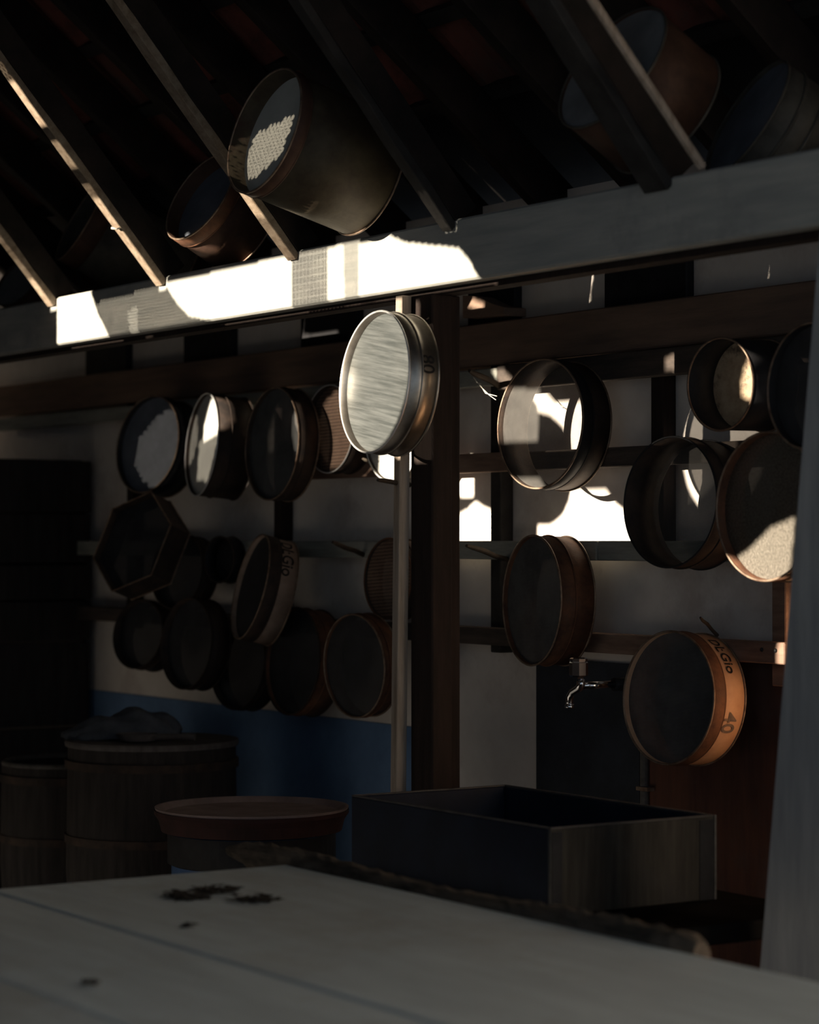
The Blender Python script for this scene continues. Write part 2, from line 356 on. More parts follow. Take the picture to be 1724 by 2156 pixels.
# ---------------------------------------------------------------- tie beam, posts, struts
bo = Vector((-6, 3.61, 2.22))
tb_ = beamlike('tie_beam', (-11.8,3.61,2.303), (-2.4,3.61,2.303), .12, .165, M['beam'], bev=.006)
tag(tb_, 'long white painted timber beam crossing the picture, sunlit in the middle', 'beam')
sb = beamlike('bearing_batten', (-11.8,3.63,2.2125), (-2.4,3.63,2.2125), .06, .016, M['dark_wood'], tb_, bev=0)
def solid(name, bm, m, label, cat, group=None): return tag(obj(name, bm, m), label, cat, group)
# centre post with pale pole
post = empty('timber_post', (-5.40, 3.62, 0), 'dark brown square post in the centre carrying the steel sieve', 'post')
xp0 = xw(864, 3.57); xp1 = xp0+.105
bm = bmesh.new(); box(bm, xp0-post.location.x, xp1-post.location.x, -.05, .015, 0, 2.205, .004); obj('post_shaft', bm, M['dark_wood'], post)
bm = bmesh.new(); box(bm, xp0-post.location.x+.012, xp1-post.location.x-.022, .015, .055, 0, 2.205, .003); obj('post_backing', bm, M['dark_wood'], post)
a = P(830, 640, 3.53); b = P(820, 1660, 3.53)
bm = bmesh.new(); a0 = Vector((a.x, 0, 2.218)); 
xa, xb = P(832,620,3.53).x, P(819,1650,3.53).x
loc = Vector((-5.45, 3.55, 0)); q = []
for z, x in ((0, xb-.012), (2.205, xa+.001)):
    q.append([bm.verts.new((x-loc.x+dx, dy, z)) for dx, dy in ((0,-.02),(.031,-.02),(.031,.012),(0,.012))])
for i in range(4): bm.faces.new((q[0][i], q[0][(i+1)%4], q[1][(i+1)%4], q[1][i]))
bm.faces.new(q[0][::-1]); bm.faces.new(q[1]); bmesh.ops.bevel(bm, geom=list(bm.edges), offset=.002, segments=1, affect='EDGES')
pole = solid('batten_pole', bm, M['pale_wood'], 'slim pale square pole fixed to the left of the centre post', 'pole'); pole.location = loc
# right post, leaning: thing is one mesh
bm = bmesh.new(); zt = 2.215; top = P(1722, 500, 3.56); bot = P(1608, 1900, 3.56); q = []
m_ = (top.x-bot.x)/(top.z-bot.z)
for z in (0, zt):
    x = bot.x+(z-bot.z)*m_; q.append([bm.verts.new(c) for c in ((x,3.56,z),(x+.24,3.56,z),(x+.24,3.66,z),(x,3.66,z))])
for i in range(4): bm.faces.new((q[0][i], q[0][(i+1)%4], q[1][(i+1)%4], q[1][i]))
bm.faces.new(q[0][::-1]); bm.faces.new(q[1]); bmesh.ops.bevel(bm, geom=list(bm.edges), offset=.005, segments=2, affect='EDGES')
solid('painted_post', bm, M['paint_post'], 'wide grey painted post leaning slightly at the right edge', 'post')
# sloping struts
lab = {'B':'sloping strut meeting the beam nearest the left edge, lit at its foot','A':'long sunlit sloping strut crossing in front of the dark tin at left','C':'short visible strut foot under the big olive tin','D':'dark sloping strut landing on the beam just right of the sunlit patch','E':'black sloping strut landing on the beam at upper right'}
for k, X in STRUT_X.items():
    wd = .045 if k != 'E' else .085
    d = Vector((0,-math.cos(math.radians(49.5)), math.sin(math.radians(49.5)))); nrm = Vector((0, math.sin(math.radians(49.5)), math.cos(math.radians(49.5))))
    c0 = strut_pt(X, -.0)+nrm*.05
    st = empty('roof_strut', c0, lab[k], 'strut')
    beamlike('strut_edge', strut_pt(X,-.0)+nrm*.012, strut_pt(X,3.3)+nrm*.012, wd, .024, M['strut'] if k in 'ABC' else M['strut_grey'], st, up=nrm, bev=.002, wob=.0015, seg=24, origin=c0)  # pale edge on sunlit struts, dark on dim ones: light put into the colour
    beamlike('strut_web', strut_pt(X,.0)+nrm*.064, strut_pt(X,3.3)+nrm*.064, wd, .078, M['roof_wood'], st, up=nrm, bev=.002, origin=c0)  # web coloured dark to carry the shade of the strut's unlit side
pa = P(1478, 352, 3.56); d = Vector((0,-math.cos(math.radians(47.5)), math.sin(math.radians(47.5))))
bm = bmesh.new(); tube_pts(bm, [pa + d*t for t in (0,.4,.8,1.2,1.8,2.6)], .011, 8)  # separate pole added to stand for the strut's lit edge
o = solid('lit_edge_pole', bm, M['pale_wood'], 'thin pale pole added for the lit edge of the black strut at upper right', 'pole')

# ---------------------------------------------------------------- rack on the wall
rack = empty('wall_rack', (-6.2, YW-.04, 1.2), 'timber batten rack fixed over the whitewashed wall, holding the sieves', 'rack')
ro = rack.location
def rbox(name, x0, x1, y0, y1, z0, z1, m):
    bm = bmesh.new(); box(bm, x0-ro.x, x1-ro.x, y0-ro.y, y1-ro.y, z0-ro.z, z1-ro.z, .003); return obj(name, bm, m, rack)
for x0, z0, z1, m in ((-7.62,1.20,2.1,M['dark_wood']),(-6.26,1.20,2.1,M['strut_grey']),(-5.46,1.5,2.1,M['dark_wood']),(-4.945,1.16,1.80,M['rail_brown']),(-8.8,1.2,2.1,M['dark_wood'])):
    rbox('stud', x0, x0+.055, YW-.05, YW, z0, z1, m)
YR = YW-.09; YR1 = YW-.05
rbox('rail', -10, xw(1045,YR), YR, YR1, 2.035, 2.088, M['rail'])
rbox('rail', xw(1045,YR)+.002, -4.2, YR, YR1, 2.018, 2.095, M['rail_dark'])
rbox('rail', xw(960,YR)-1.0, xw(1100,YR), YR, YR1, 1.765, 1.825, M['rail_brown'])
rbox('rail', xw(1100,YR)+.002, -4.2, YR, YR1, 1.765, 1.822, M['rail_dark'])
rbox('rail', -10, xw(1255,YR), YR, YR1, 1.492, 1.550, M['rail'])
rbox('rail', xw(1255,YR)+.002, -4.2, YR+.004, YR1, 1.492, 1.550, M['rail'])
rbox('rail', -10, xw(1100,YR), YR, YR1, 1.225, 1.28, M['rail_dark'])
rbox('rail', xw(1100,YR)+.002, -4.85, YR, YR1, 1.222, 1.28, M['rail_brown'])
for (x, y) in ((1633,1370),(1604,1368)):
    bm = bmesh.new(); c = P(x,y,YR)-ro; bmesh.ops.create_uvsphere(bm, u_segments=8, v_segments=6, radius=.006, matrix=Matrix.Translation(c))
    obj('bolt', bm, M['black_tin'], rack)
# black vent blocks and butts under the eaves
for px in (212, 425, 680, 1022, 1345):
    X = xw(px, YW-.05); wv = .19 if px != 1022 else .13
    bm = bmesh.new(); box(bm, X-wv, X+wv, YW-.03, YW+.001, 2.236, 2.36, .004)
    tag(obj('trim_5', bm, M['black_tin']), None, None, None, 'structure')
def butt(px0, px1, y0, y1, nm, lbl):
    bm = bmesh.new(); pts = [P(px0,y0,YW-.09), P(px0+(px1-px0)*.35,y0+2,YW-.09), P(px0+(px1-px0)*.75,y0+(y1-y0)*.45,YW-.09), P(px1,y0+(y1-y0)*.6,YW-.09), P(px1,y1,YW-.09), P(px0,y1+6,YW-.09)]
    f = [bm.verts.new(p) for p in pts]; g = [bm.verts.new(p+Vector((0,.085,0))) for p in pts]; n = len(f)
    bm.faces.new(f); bm.faces.new(g[::-1])
    for i in range(n): bm.faces.new((f[i],f[(i+1)%n],g[(i+1)%n],g[i]))
    return solid(nm, bm, M['header'], lbl, 'bracket')
butt(974, 1060, 622, 664, 'corbel_block', 'brown shaped wooden bracket on the header just right of the centre post')
# vertical marks on the wall strip below (conduit pipe)
bm = bmesh.new(); pp = P(1356,1640,YW-.02); tube_pts(bm, [(pp.x, pp.y, .05), (pp.x, pp.y, 1.15)], .0125, 12)
cp = solid('conduit_pipe', bm, M['edge'], 'thin grey vertical pipe on the wall below the tan sieve', 'pipe')
bm = bmesh.new(); cz = P(1356,1660,YW-.02).z; box(bm, pp.x-.018, pp.x+.035, pp.y-.017, pp.y+.012, cz-.006, cz+.006, .001); obj('pipe_clip', bm, M['rust_rim'], cp)

# ---------------------------------------------------------------- sieves and tins
def frame_at(px, py, a, b, phi):
    v = ray(px, py).normalized(); right = CR @ Vector((1,0,0)); rx = (right - v*right.dot(v)).normalized(); uy = rx.cross(v).normalized()
    c = a/b; s = math.sqrt(1-c*c); f = math.radians(phi)
    dr = rx*math.cos(f) - uy*math.sin(f); n = -v*c - dr*s
    ex = (rx - n*rx.dot(n)).normalized(); ey = n.cross(ex).normalized()
    return v, n.normalized(), ex, ey, s
def sieve(px, py, a, b, phi, L, label, Yf=None, back=YR, kind='sieve', name='round_sieve', band='rust', hoop=None, hoopfrac=.38, rim='rust_rim', rear_rim=True,
          mesh='mesh_grey', recess=.35, texts=(), n=72, group=None, crease=True, taper=0.0, mesh_name='gauze', peg=True, cat='sieve', bottom=None, ribs=0):
    v, nn, ex, ey, s = frame_at(px, py, a, b, phi)
    Y = Yf if Yf else 4.15
    for _ in range(8):
        c = P(px, py, Y); d = (c-C0).length*0+ (C0-c).dot(CR @ Vector((0,0,1)))
        R = b*d/F; h = L*d/(F*s)
        if Yf: break
        Y = back - h*abs(nn.y) - R*math.sqrt(max(0,1-nn.y*nn.y)) - .003
    root = empty(name, c, label, cat, group)
    root.matrix_basis = Matrix.Translation(c) @ Matrix((ex, ey, nn)).transposed().to_4x4()
    th = .0022; R2 = R*(1-taper)
    bm = bmesh.new(); lathe(bm, [(R,0),(R2,-h),(R2-th,-h),(R-th,0)], n, closed=True); obj('band', bm, M[band], root, smooth=n>12)
    def rr(z): return R+(R2-R)*(-z/h)
    if hoop:
        z1 = -h*hoopfrac
        bm = bmesh.new(); lathe(bm, [(R+.001,-.001),(R+.0035,-.004),(rr(z1)+.0035,z1),(rr(z1)+.001,z1-.003)], n, closed=True); obj('front_hoop', bm, M[hoop], root, smooth=True)
    bm = bmesh.new(); lathe(bm, torus_prof(R+.001, 0, .0032 if rim != 'steel_rim' else .0026), n, closed=True); obj('rim', bm, M[rim], root, smooth=n>12)
    if crease:
        zc = -h*hoopfrac; bm = bmesh.new(); lathe(bm, torus_prof(rr(zc)+.002, zc, .0026, 6), n, closed=True); obj('bead', bm, M[hoop or band], root, smooth=True)
    for i in range(ribs):
        zc = -h*(i+1)/(ribs+1); bm = bmesh.new(); lathe(bm, torus_prof(rr(zc)+.001, zc, .0045, 6), n, closed=True); obj('bead', bm, M[band], root, smooth=True)
    if rear_rim:
        bm = bmesh.new(); lathe(bm, torus_prof(R2+.001, -h, .003), n, closed=True); obj('rear_rim', bm, M[band if rim == 'steel_rim' else rim], root, smooth=n>12)
    zc = -h*recess; bm = bmesh.new(); lathe(bm, [(rr(zc)-th, zc), ((rr(zc)-th)*.5, zc-.002), (0, zc-.003)], n); obj(mesh_name, bm, M[mesh], root, smooth=True)
    for txt, size, ang, z, ink in texts:     # lettering reads downwards round the band, tops to the rear
        bt = text_mesh(txt, size); Rt = R+(.0018 if not hoop else .0018)
        for vtx in bt.verts:
            th_ = math.radians(ang) - vtx.co.x/Rt; zz = z*h - vtx.co.y
            vtx.co = Vector((Rt*math.cos(th_), Rt*math.sin(th_), zz))
        obj('lettering', bt, M[ink], root)
    root['R_'] = 0; del root['R_']
    return root, R, h, nn, ex, ey, c
pegs = []
def peg(p0, p1, r, label, m='twig', grp=None):
    bm = bmesh.new(); p0 = Vector(p0); p1 = Vector(p1); k = [p0.lerp(p1, t) for t in (0,.3,.6,.85,1)]
    k = [q - p0 + Vector((0,0,random.uniform(-1,1)*.003 if 0 < i < 4 else 0)) for i, q in enumerate(k)]
    tube_pts(bm, k, [r*1.1, r, r*1.05, r*.95, r*.6], 9)
    o = solid('wooden_peg', bm, M[m], label, 'peg', grp); o.location = p0; return o

# hanging on the centre post
sieve(787, 804, 71, 149, 7, 62, 'bright stainless steel sieve marked 80 hanging on the centre post', Yf=3.405, name='steel_sieve', band='steel', rim='steel_rim', mesh='mesh_fine', recess=.22, hoopfrac=.45,
      texts=(('80', .052, 13, -.44, 'ink'),))
peg(P(862,1021,3.60), P(795,1011,3.43), .0065, 'dark peg sticking out of the centre post just below the steel sieve')
# upper left row
sieve(310, 935, 62, 103, 13, 50, 'wide dull grey gauze sieve at the left end of the upper row', band='black_tin', mesh='blue_disc', rim='rust_rim', recess=.2, mesh_name='gauze')
sieve(424, 936, 32, 108, 7, 78, 'narrow looking sieve with sunlit white inside, second in the upper left row', band='rust_dark', mesh='mesh_white', rim='steel_rim', recess=.10)
sieve(572, 934, 55, 118, 5, 42, 'dark grey gauze sieve in the upper left row beside the white one', back=YR-.09, band='rust_dark', mesh='mesh_dense', rim='rust_rim', recess=.2)
sieve(692, 903, 50, 92, 3, 45, 'sieve with brown ribbed gauze left of the steel sieve', band='rust_dark', mesh='mesh_brown', rim='steel_rim', recess=.25)
sieve(826, 916, 58, 97, 3, 40, 'pale sunlit sieve peeking out below the steel sieve', band='steel', mesh='mesh_white', rim='steel_rim', recess=.15)
peg(P(790,975,YR), P(764,966,4.22), .006, 'small peg tip beside the pale sieve below the steel sieve', 'pale_wood')
# dark cluster lower left
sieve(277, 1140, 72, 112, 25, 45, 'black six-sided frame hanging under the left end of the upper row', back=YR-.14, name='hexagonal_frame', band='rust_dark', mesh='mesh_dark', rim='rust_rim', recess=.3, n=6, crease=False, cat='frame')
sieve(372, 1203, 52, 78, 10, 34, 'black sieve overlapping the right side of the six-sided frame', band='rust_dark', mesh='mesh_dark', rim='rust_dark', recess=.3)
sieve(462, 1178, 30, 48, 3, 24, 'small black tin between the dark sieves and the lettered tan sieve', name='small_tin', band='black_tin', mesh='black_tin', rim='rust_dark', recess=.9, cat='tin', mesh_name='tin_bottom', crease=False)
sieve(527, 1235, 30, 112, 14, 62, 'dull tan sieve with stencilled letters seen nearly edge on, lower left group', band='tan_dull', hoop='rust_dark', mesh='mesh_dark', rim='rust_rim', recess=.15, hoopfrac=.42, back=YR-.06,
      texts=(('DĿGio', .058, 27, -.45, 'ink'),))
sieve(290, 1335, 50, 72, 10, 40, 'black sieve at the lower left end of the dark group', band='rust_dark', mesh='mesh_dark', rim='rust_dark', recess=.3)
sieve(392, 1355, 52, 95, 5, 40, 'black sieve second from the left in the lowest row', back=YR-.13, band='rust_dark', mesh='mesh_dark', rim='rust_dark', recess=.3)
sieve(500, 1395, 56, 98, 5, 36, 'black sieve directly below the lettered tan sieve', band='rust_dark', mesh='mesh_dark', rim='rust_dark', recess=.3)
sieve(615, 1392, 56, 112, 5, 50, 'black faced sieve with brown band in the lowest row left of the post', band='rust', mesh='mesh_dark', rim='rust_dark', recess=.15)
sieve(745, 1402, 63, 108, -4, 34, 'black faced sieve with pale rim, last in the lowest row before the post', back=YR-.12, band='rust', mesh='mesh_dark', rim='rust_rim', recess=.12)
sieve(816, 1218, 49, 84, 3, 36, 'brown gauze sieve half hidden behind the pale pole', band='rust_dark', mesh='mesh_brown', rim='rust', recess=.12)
# right half
sieve(1136, 892, 88, 136, 6, 60, 'large see-through gauze sieve right of the centre post with sun patch in it', band='rust_dark', hoop='black_tin', mesh='mesh_grey', rim='rust_rim', recess=.12)
sieve(1516, 809, 68, 97, 2, 95, 'deep black can with sunlit perforated brown bottom at right', name='deep_can', band='black_tin', mesh='perf', rim='rust_rim', recess=.55, cat='can', mesh_name='perforated_plate', crease=False)
sieve(1702, 812, 85, 132, 5, 50, 'black sieve mostly hidden behind the right post, topmost', band='black_tin', mesh='mesh_dark', rim='rust_rim', recess=.3, Yf=3.92)
sieve(1410, 1057, 96, 137, 5, 70, 'large deep black sieve with rusty underside left of the bronze gauze sieve', band='rust_dark', mesh='mesh_grey', rim='black_tin', recess=.85)
sieve(1612, 1066, 104, 156, 3, 52, 'large bronze gauze sieve sunlit at its foot, beside the right post', band='rust', mesh='mesh_bronze', rim='rust_rim', recess=.3, Yf=3.98)
sieve(1119, 1264, 61, 136, 1, 70, 'rusty banded sieve with black gauze above the tap', band='rust', mesh='mesh_dense', rim='rust_rim', recess=.12, hoopfrac=.45)
sieve(1406, 1469, 94, 139, 3, 66, 'tan hooped sieve marked 40 at lower right above the basin', band='tan', hoop='rust', mesh='mesh_dense', rim='rust_rim', recess=.14, hoopfrac=.36,
      texts=(('DĿGio', .046, 60, -.52, 'ink'), ('40', .062, -14, -.42, 'ink_grey')))
# pegs that are seen
peg(P(1068,1178,YR), P(982,1149,4.12), .008, 'dark twig peg on the batten left of the rusty banded sieve')
peg(P(765,1168,YR), P(700,1141,4.20), .008, 'dark twig peg on the batten left of the half hidden brown sieve')
pg = peg(P(1050,812,YR), P(988,780,4.18), .009, 'peg with a bright tip and cobweb beside the see-through sieve')
bm = bmesh.new(); q0 = pg.location
for pts in ([(997,795),(1010,812),(1030,832),(1044,842)], [(1000,798),(1004,806),(1013,808)], [(1008,806),(1022,828),(1046,834)]):
    tube_pts(bm, [P(x,y,4.2)-q0 for x, y in pts], .0011, 5)
obj('cobweb', bm, M['web'], pg)
peg(P(1510,1338,YR), P(1474,1300,4.28), .005, 'thin dark twig peg just above the tan sieve marked 40')

# tins stored in the roof
BT = 3.6
sieve(556, 275, 60, 137, 23, 240, 'big olive brown tin lying above the beam with its open mouth to the left', name='storage_tin', Yf=3.20, band='tin_olive', hoop='tin_brown', hoopfrac=.10, mesh='cream_disc', rim='rust_rim', recess=.15, cat='tin', mesh_name='tin_bottom')
sieve(421, 414, 44, 104, 36, 115, 'brown rusted tin lower left of the big olive tin with sunlit lip', name='storage_tin', Yf=3.52, band='tin_brown', hoop='rust', hoopfrac=.22, mesh='blue_disc', rim='rust_rim', recess=.25, cat='tin', mesh_name='tin_bottom')
sieve(168, 465, 16, 93, 31, 235, 'dull dark tin behind the long sunlit strut', name='storage_tin', Yf=3.75, band='tin_grey', hoop='tin_brown', hoopfrac=.16, mesh='black_tin', rim='rust_rim', recess=.3, cat='tin', mesh_name='tin_bottom')
sieve(38, 592, 30, 62, 42, 110, 'pale faced tin at the left edge just above the beam', name='storage_tin', Yf=3.78, band='tin_brown', mesh='pale_disc', rim='tin_grey', recess=.04, cat='tin', mesh_name='tin_bottom', crease=False)
sieve(1288, 142, 66, 152, 40, 150, 'pale faced tin behind the black strut at upper right', name='storage_tin', Yf=3.50, band='tin_brown', mesh='pale_disc', rim='tin_grey', recess=.03, cat='tin', mesh_name='tin_bottom', crease=False)
sieve(1573, 250, 40, 140, 33, 130, 'ribbed tin with blue grey face at the upper right corner above the beam', name='storage_tin', Yf=3.80, band='tin_grey', mesh='blue_disc', rim='tin_grey', recess=.05, cat='tin', mesh_name='tin_bottom', ribs=2, crease=False)
bm = bmesh.new(); a = P(262,468,3.42)
tube_pts(bm, [P(262,470,3.42)-a, P(256,478,3.40)-a, P(246,482,3.38)-a, P(235,480,3.37)-a], [.0022,.0028,.003,.0042], 8)
o = solid('wire_hook', bm, M['web'], 'small pale bent hook on the long sunlit strut', 'hook'); o.location = a
bm = bmesh.new(); box(bm, -9.6, -3.2, 3.70, 4.08, 2.30, 2.312); o = solid('loft_board', bm, M['roof_wood'], 'dark loft boards behind the beam on which the tins lie', 'board')

# ---------------------------------------------------------------- tap
tp = P(1222, 1446, 4.12); tap = empty('water_tap', tp, 'chrome garden tap jutting from the dark panel above the basin', 'tap')
def tq(px, py, Y=4.12): return P(px, py, Y)-tp
knob = tq(1218,1405)
bm = bmesh.new(); lathe(bm, [(0,.027),(.021,.027),(.025,.024),(.0255,.018),(.023,.016),(.0265,.013),(.0265,-.022),(.023,-.026),(0,-.026)], 8, rot0=.2)
o = obj('tap_handle', bm, M['chrome'], tap, mw=Matrix.Translation(knob)); 
bm = bmesh.new(); lathe(bm, [(0,0),(.011,0),(.011,.008),(.008,.010),(.008,.03),(0,.03)], 20); obj('stem', bm, M['rust_rim'], tap, smooth=True, mw=Matrix.Translation(tq(1222,1441)))
bm = bmesh.new(); tube_pts(bm, [tq(1223,1430), tq(1224,1440), tq(1219,1449), tq(1206,1457), tq(1200,1467), tq(1199,1478), tq(1199,1490)], [.010,.0115,.012,.0115,.011,.0105,.010], 16)
obj('spout', bm, M['chrome'], tap, smooth=True)
bm = bmesh.new(); lathe(bm, [(0,0),(.013,0),(.0135,.004),(.0125,.012),(0,.012)], 18); obj('nozzle', bm, M['chrome'], tap, smooth=True, mw=Matrix.Translation(tq(1199,1491)))
bm = bmesh.new(); tube_pts(bm, [tq(1221,1444), tq(1221,1444)+Vector((0,.13,0))], .0105, 16); obj('inlet', bm, M['chrome'], tap, smooth=True)
bm = bmesh.new(); tube_pts(bm, [tq(1221,1444)+Vector((0,.12,0)), tq(1221,1444)+Vector((0,.32,0))], .019, 14); obj('supply_pipe', bm, M['black_tin'], tap, smooth=True)

# ---------------------------------------------------------------- basin on its counter
ZR = .90; ZBt = .70
A_ = PZ(1160,1743,ZR); 
bx0, bx1, by0, by1 = PZ(820,1668,ZR).x, A_.x, A_.y, PZ(1512,1716,ZR).y
bas = empty('wash_basin', ((bx0+bx1)/2,(by0+by1)/2,ZBt), 'open rectangular basin, navy front and grey brown end, below the tap', 'basin')
def bb(name, x0,x1,y0,y1,z0,z1,m,bev=.002):
    bm = bmesh.new(); l = bas.location; box(bm, x0-l.x,x1-l.x,y0-l.y,y1-l.y,z0-l.z,z1-l.z,bev); return obj(name,bm,m,bas)
T = .014
bb('front_board', bx0,bx1-T,by0,by0+T,ZBt,ZR-.004,M['navy']); bb('back_board', bx0,bx1-T,by1-T,by1,ZBt,ZR-.004,M['navy'])
bb('side_board', bx0,bx0+T,by0+T,by1-T,ZBt,ZR-.004,M['navy']); bb('end_board', bx1-T,bx1,by0,by1,ZBt,ZR-.004,M['basin_end'])
bb('base_board', bx0+T,bx1-T,by0+T,by1-T,ZBt,ZBt+.012,M['black_tin'])
for q in ((bx0,bx1-T,by0,by0+.008),(bx0,bx1-T,by1-.008,by1),(bx0,bx0+.008,by0+.008,by1-.008),(bx1-.010,bx1,by0,by1)):
    bb('rim_strip', *q, ZR-.004, ZR, M['edge'], .001)
bb('corner_strip', bx1-.0085,bx1+.0015,by0-.0015,by0+.0,ZBt,ZR,M['edge'],0); bb('corner_strip', bx1,bx1+.003,by1-.006,by1,ZBt,ZR,M['edge'],0)
bb('batten', bx1,bx1+.002,by1-.05,by1-.008,ZBt,ZR-.01,M['black_tin'],0)
bb('batten', bx1,bx1+.002,by0+.002,by0+.03,ZBt,ZR-.01,M['black_tin'],0)
ct = empty('counter', (-4.6, 3.6, 0), 'dark low counter carrying the basin', 'counter')
bm = bmesh.new(); box(bm, -5.3+4.6, -4.14+4.6, by0-.06-3.6, 3.88-3.6, .655, .70, .004); obj('counter_top', bm, M['counter'], ct).matrix_basis = Matrix.Identity(4)
for x in (-5.22,-4.20):
    for y in (3.30, 3.80):
        bm = bmesh.new(); box(bm, x+4.6-.035, x+4.6+.035, y-3.6-.035, y-3.6+.035, 0, .655, .003); obj('leg', bm, M['dark_wood'], ct)

# ---------------------------------------------------------------- table
ZT = .80; tx0 = PZ(570,1823,ZT).x; tx1 = -1.2; ty = [PZ(1000,1908,ZT).y, PZ(435,2012,ZT).y, PZ(115,2105,ZT).y, .95]
tab = empty('work_table', (-3, 2.0, 0), 'wide pale grey plank table filling the foreground', 'table'); tl = tab.location
for i in range(3):
    bm = bmesh.new(); box(bm, tx0-tl.x, tx1-tl.x, ty[i+1]-tl.y+.005, ty[i]-tl.y-.0, ZT-.035, ZT-(.0 if i != 1 else .001), .004); obj('table_board', bm, M['table'], tab)
bm = bmesh.new(); box(bm, tx0-tl.x+.02, tx1-tl.x, ty[0]-tl.y-.05, ty[0]-tl.y+.065, ZT-.12, ZT-.037, .003); obj('apron', bm, M['dark_wood'], tab)
bm = bmesh.new(); box(bm, tx0-tl.x+.06, tx0-tl.x+.10, ty[3]-tl.y+.05, ty[0]-tl.y-.05, ZT-.12, ZT-.036, .003); obj('apron', bm, M['dark_wood'], tab)
for x in (tx0+.12, tx1-.2):
    for y in (ty[3]+.1, ty[0]-.12):
        bm = bmesh.new(); box(bm, x-tl.x-.04, x-tl.x+.04, y-tl.y-.04, y-tl.y+.04, 0, ZT-.036, .004); obj('leg', bm, M['dark_wood'], tab)
# bark slab
YL = ty[0]+.035; a = P(482,1783,YL); b = P(1478,1992,YL); bm = bmesh.new(); rnd = random.Random(5); rings = []
n = 60
for i in range(n+1):
    t = i/n; c = a.lerp(b, t); c.z = ZT-.037+.032; e = .35+.65*min(1, t*14, (1-t)*25+.5); ring = []
    for k in range(12):
        q = TAU*k/12; r = 1+rnd.uniform(-.12,.12); ring.append(bm.verts.new((c.x-a.x, c.y-a.y+.030*e*r*math.cos(q), c.z-a.z+max(-.030, (.030)*e*r*math.sin(q)*(1.0+.25*math.sin(t*9))))))
    rings.append(ring)
for i in range(n):
    for k in range(12): bm.faces.new((rings[i][k], rings[i][(k+1)%12], rings[i+1][(k+1)%12], rings[i+1][k]))
bm.faces.new(rings[0]); bm.faces.new(rings[-1][::-1])
o = solid('bark_pole', bm, M['bark'], 'long rough bark covered pole lying along the far edge of the table', 'pole'); o.location = a
# dried leaves
bm = bmesh.new(); rnd = random.Random(9)
cl = [(378,1888,28,9,90),(440,1878,34,8,80),(480,1876,26,6,40),(535,1897,36,7,90),(560,1898,20,3,30),(410,1893,30,5,40),(396,1952,8,2,14),(190,2072,10,3,14)]
for cx, cy, rx_, ry_, nn_ in cl:
    for _ in range(nn_):
        u, v_ = rnd.gauss(0,.5), rnd.gauss(0,.5); p = PZ(cx+u*rx_, cy+v_*ry_, ZT+.001); p.z = ZT+.0015+rnd.random()*.006
        L_ = rnd.uniform(.006,.022); an = rnd.uniform(0,TAU); d = Vector((math.cos(an),math.sin(an),rnd.uniform(-.1,.25))); s_ = Vector((-math.sin(an),math.cos(an),rnd.uniform(-.2,.2)))*rnd.uniform(.3,.6)
        vv = [bm.verts.new(p+d*L_*x+s_*L_*y+Vector((0,0,abs(y)*.003))) for x, y in ((-1,0),(-.3,.5),(1,0),(-.3,-.5))]
        vv2 = [bm.verts.new(x.co+Vector((0,0,.0008))) for x in vv]
        bm.faces.new(vv); bm.faces.new(vv2[::-1])
        for i in range(4): bm.faces.new((vv[i],vv[(i+1)%4],vv2[(i+1)%4],vv2[i]))
for v_ in bm.verts: v_.co.z = max(v_.co.z, ZT+.0006)
tag(obj('dried_leaves', bm, M['leaf']), 'scattered clump of dried black leaves on the far left of the table', 'leaves', None, 'stuff')

# ---------------------------------------------------------------- tubs, tray and drum at the left
def tub(px, py, d, Rpx, label, name, m, lidm=None, cat='tub', h=None, hoops=2, taper=.08, open_=False):
    v = ray(px, py); c = C0+v*d; R = Rpx*d/F; z = c.z
    r = empty(name, (c.x, c.y, 0), label, cat); 
    bm = bmesh.new(); lathe(bm, [(0,.0),(R*(1-taper),0),(R*(1+.02),z*.5),(R,z),(R-.02,z),(R-.02,z-.12),(0,z-.12)], 48); obj('body', bm, M[m], r, smooth=False)
    for i in range(hoops):
        zz = z*(.93-.3*i); bm = bmesh.new(); lathe(bm, [(R*1.0,zz-.015),(R*1.035,zz-.014),(R*1.035,zz+.014),(R*1.0,zz+.015)], 48, closed=True); obj('hoop', bm, M['rust_dark'], r, smooth=False)
    if lidm:
        bm = bmesh.new(); lathe(bm, [(0,z),(R*1.03,z),(R*1.04,z+.012),(R*1.03,z+.02),(0,z+.02)], 48); obj('lid', bm, M[lidm], r)
    else:
        bm = bmesh.new(); lathe(bm, torus_prof(R-.01, z, .012), 48, closed=True); obj('rim', bm, M['edge'] if open_ else M[m], r, smooth=True)
    return r, c, R, z
r1, c1, R1, z1 = tub(320, 1568, 8.4, 176, 'large dark lidded tub with a sack and scoop on top', 'lidded_tub', 'tub', 'lid')
tub(150, 1604, 9.0, 145, 'dark open tub with pale rim at the left edge', 'open_tub', 'tub', None, open_=True)
# sack mound on the lid
bm = bmesh.new(); bmesh.ops.create_grid(bm, x_segments=40, y_segments=24, size=.5)
rnd = random.Random(2); c = C0+ray(262,1540)*8.45; zl = z1+.021
for v_ in bm.verts:
    x, y = v_.co.x*2, v_.co.y*2; rr_ = max(0, 1-(x*x*.9+y*y)); hgt = .085*rr_**.6*(1+.45*x)+.012*math.sin(9*x+4*y)*rr_+.006*math.sin(17*y+5*x)
    edge = math.sqrt(x*x+y*y)
    k = 1/max(1, edge); v_.co = Vector((x*k*.21, y*k*.13, max(.0, hgt)+.003))
bmesh.ops.solidify(bm, geom=list(bm.faces), thickness=.0025)
o = solid('folded_sack', bm, M['sack'], 'crumpled slate grey sack heaped on the lidded tub', 'sack'); o.location = (c.x+.02, c.y-.02, zl); o.rotation_euler = (0,0,math.radians(57))
for p in o.data.polygons: p.use_smooth = True
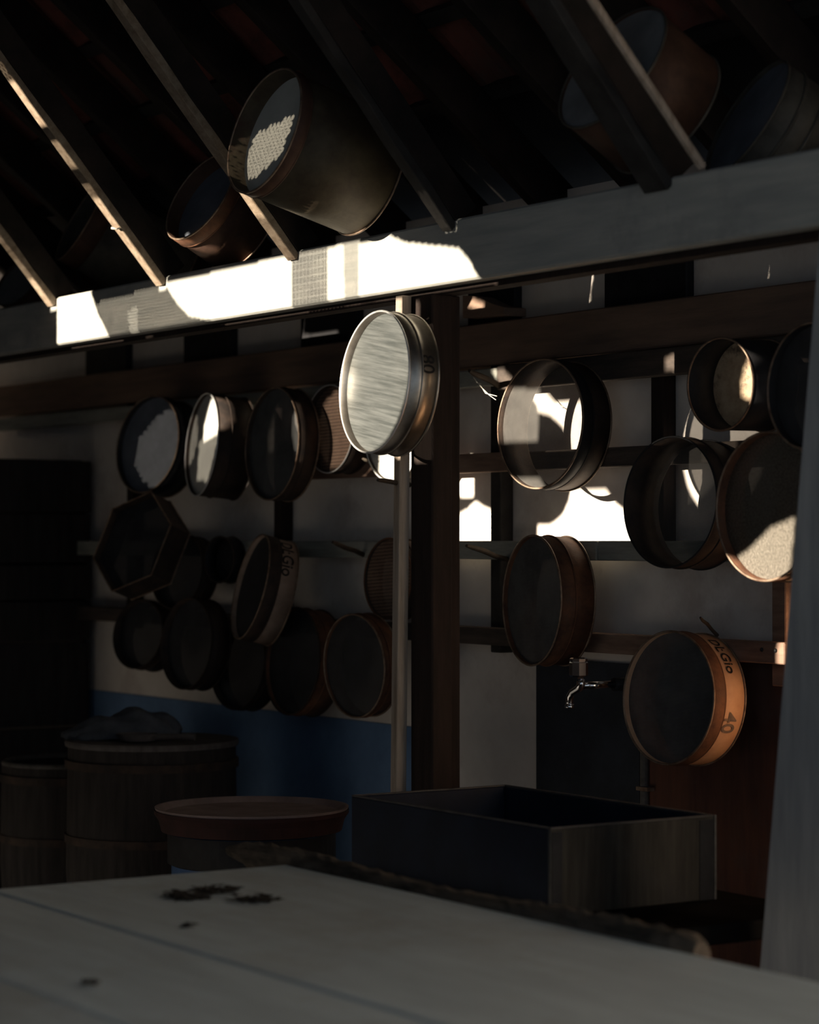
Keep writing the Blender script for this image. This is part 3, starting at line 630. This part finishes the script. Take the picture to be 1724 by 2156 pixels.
# wooden scoop
bm = bmesh.new(); c = C0+ray(290,1546)*8.25
lathe(bm, [(.052,.03),(.056,.028),(.045,.006),(.02,.0),(0,.0),(0,.006),(.02,.006),(.04,.012),(.052,.03)], 24)
tube_pts(bm, [(.04,0,.018),(.09,.01,.022),(.15,.015,.02)], [.011,.010,.012], 10)
for v_ in bm.verts: v_.co.x *= 1.35
o = solid('scoop', bm, M['lid'], 'shallow wooden scoop lying on the lidded tub in front of the sack', 'scoop'); o.location = (c.x, c.y, zl); o.rotation_euler = (0,0,math.radians(40))
# drum and tray
ctr = C0+ray(530,1697)*7.3; Rt = 204*7.3/F; zt_ = ctr.z
dr = empty('blue_drum', (ctr.x, ctr.y, 0), 'dark blue drum standing under the round tray', 'drum')
bm = bmesh.new(); lathe(bm, [(0,0),(.235,0),(.24,.01),(.24,.22),(.246,.225),(.246,.235),(.24,.24),(.24,zt_-.10),(.25,zt_-.095),(.25,zt_-.075),(0,zt_-.075)], 56); obj('drum_body', bm, M['drum'], dr)
bm = bmesh.new(); lathe(bm, [(.241,zt_-.17),(.252,zt_-.165),(.252,zt_-.076),(.241,zt_-.076)], 56, closed=True); obj('drum_collar', bm, M['black_tin'], dr)
tr = empty('round_tray', (ctr.x, ctr.y, zt_-.074), 'wide reddish brown round tray on top of the blue drum', 'tray')
bm = bmesh.new(); lathe(bm, [(0,.004),(Rt*.93,.010),(Rt*.985,.062),(Rt,.074),(Rt*.97,.074),(Rt*.90,.058),(0,.058)], 64); obj('tray_top', bm, M['tray'], tr)
bm = bmesh.new(); lathe(bm, [(0,-.0),(Rt*.82,-.0),(Rt*.90,.012),(Rt*1.003,.055),(Rt*1.003,.066),(Rt*.985,.066),(Rt*.93,.004)], 64); obj('tray_side', bm, M['tray_edge'], tr)
# shelf unit at far left
su = empty('shelf_unit', (-9.2, 4.15, 0), 'black wooden shelf unit standing at the far left end of the wall', 'shelf'); sl = su.location
X1 = xw(190, 4.42)
def sbx(n_, x0,x1,y0,y1,z0,z1,m):
    bm = bmesh.new(); box(bm, x0-sl.x,x1-sl.x,y0-sl.y,y1-sl.y,z0-sl.z,z1-sl.z,.003); obj(n_, bm, M[m], su)
for z0, z1, o_ in ((0,.42,0),(.43,.78,.006),(.79,1.13,-.004),(1.14,1.30,.004),(1.31,1.45,.012),(1.46,1.66,0),(1.67,1.88,.005)):
    sbx('side_board', X1-.03+o_, X1+o_, 3.92, 4.42, z0, z1, 'tub')
sbx('side_panel', -10.6, -10.57, 3.92, 4.42, 0, 1.88, 'tub')
sbx('back_panel', -10.57, X1-.035, 4.40, 4.42, 0, 1.88, 'tub')
for z in (.1,.45,.80,1.15,1.42,1.86): sbx('shelf_board', -10.57, X1-.035, 3.92, 4.40, z, z+.025, 'tub')
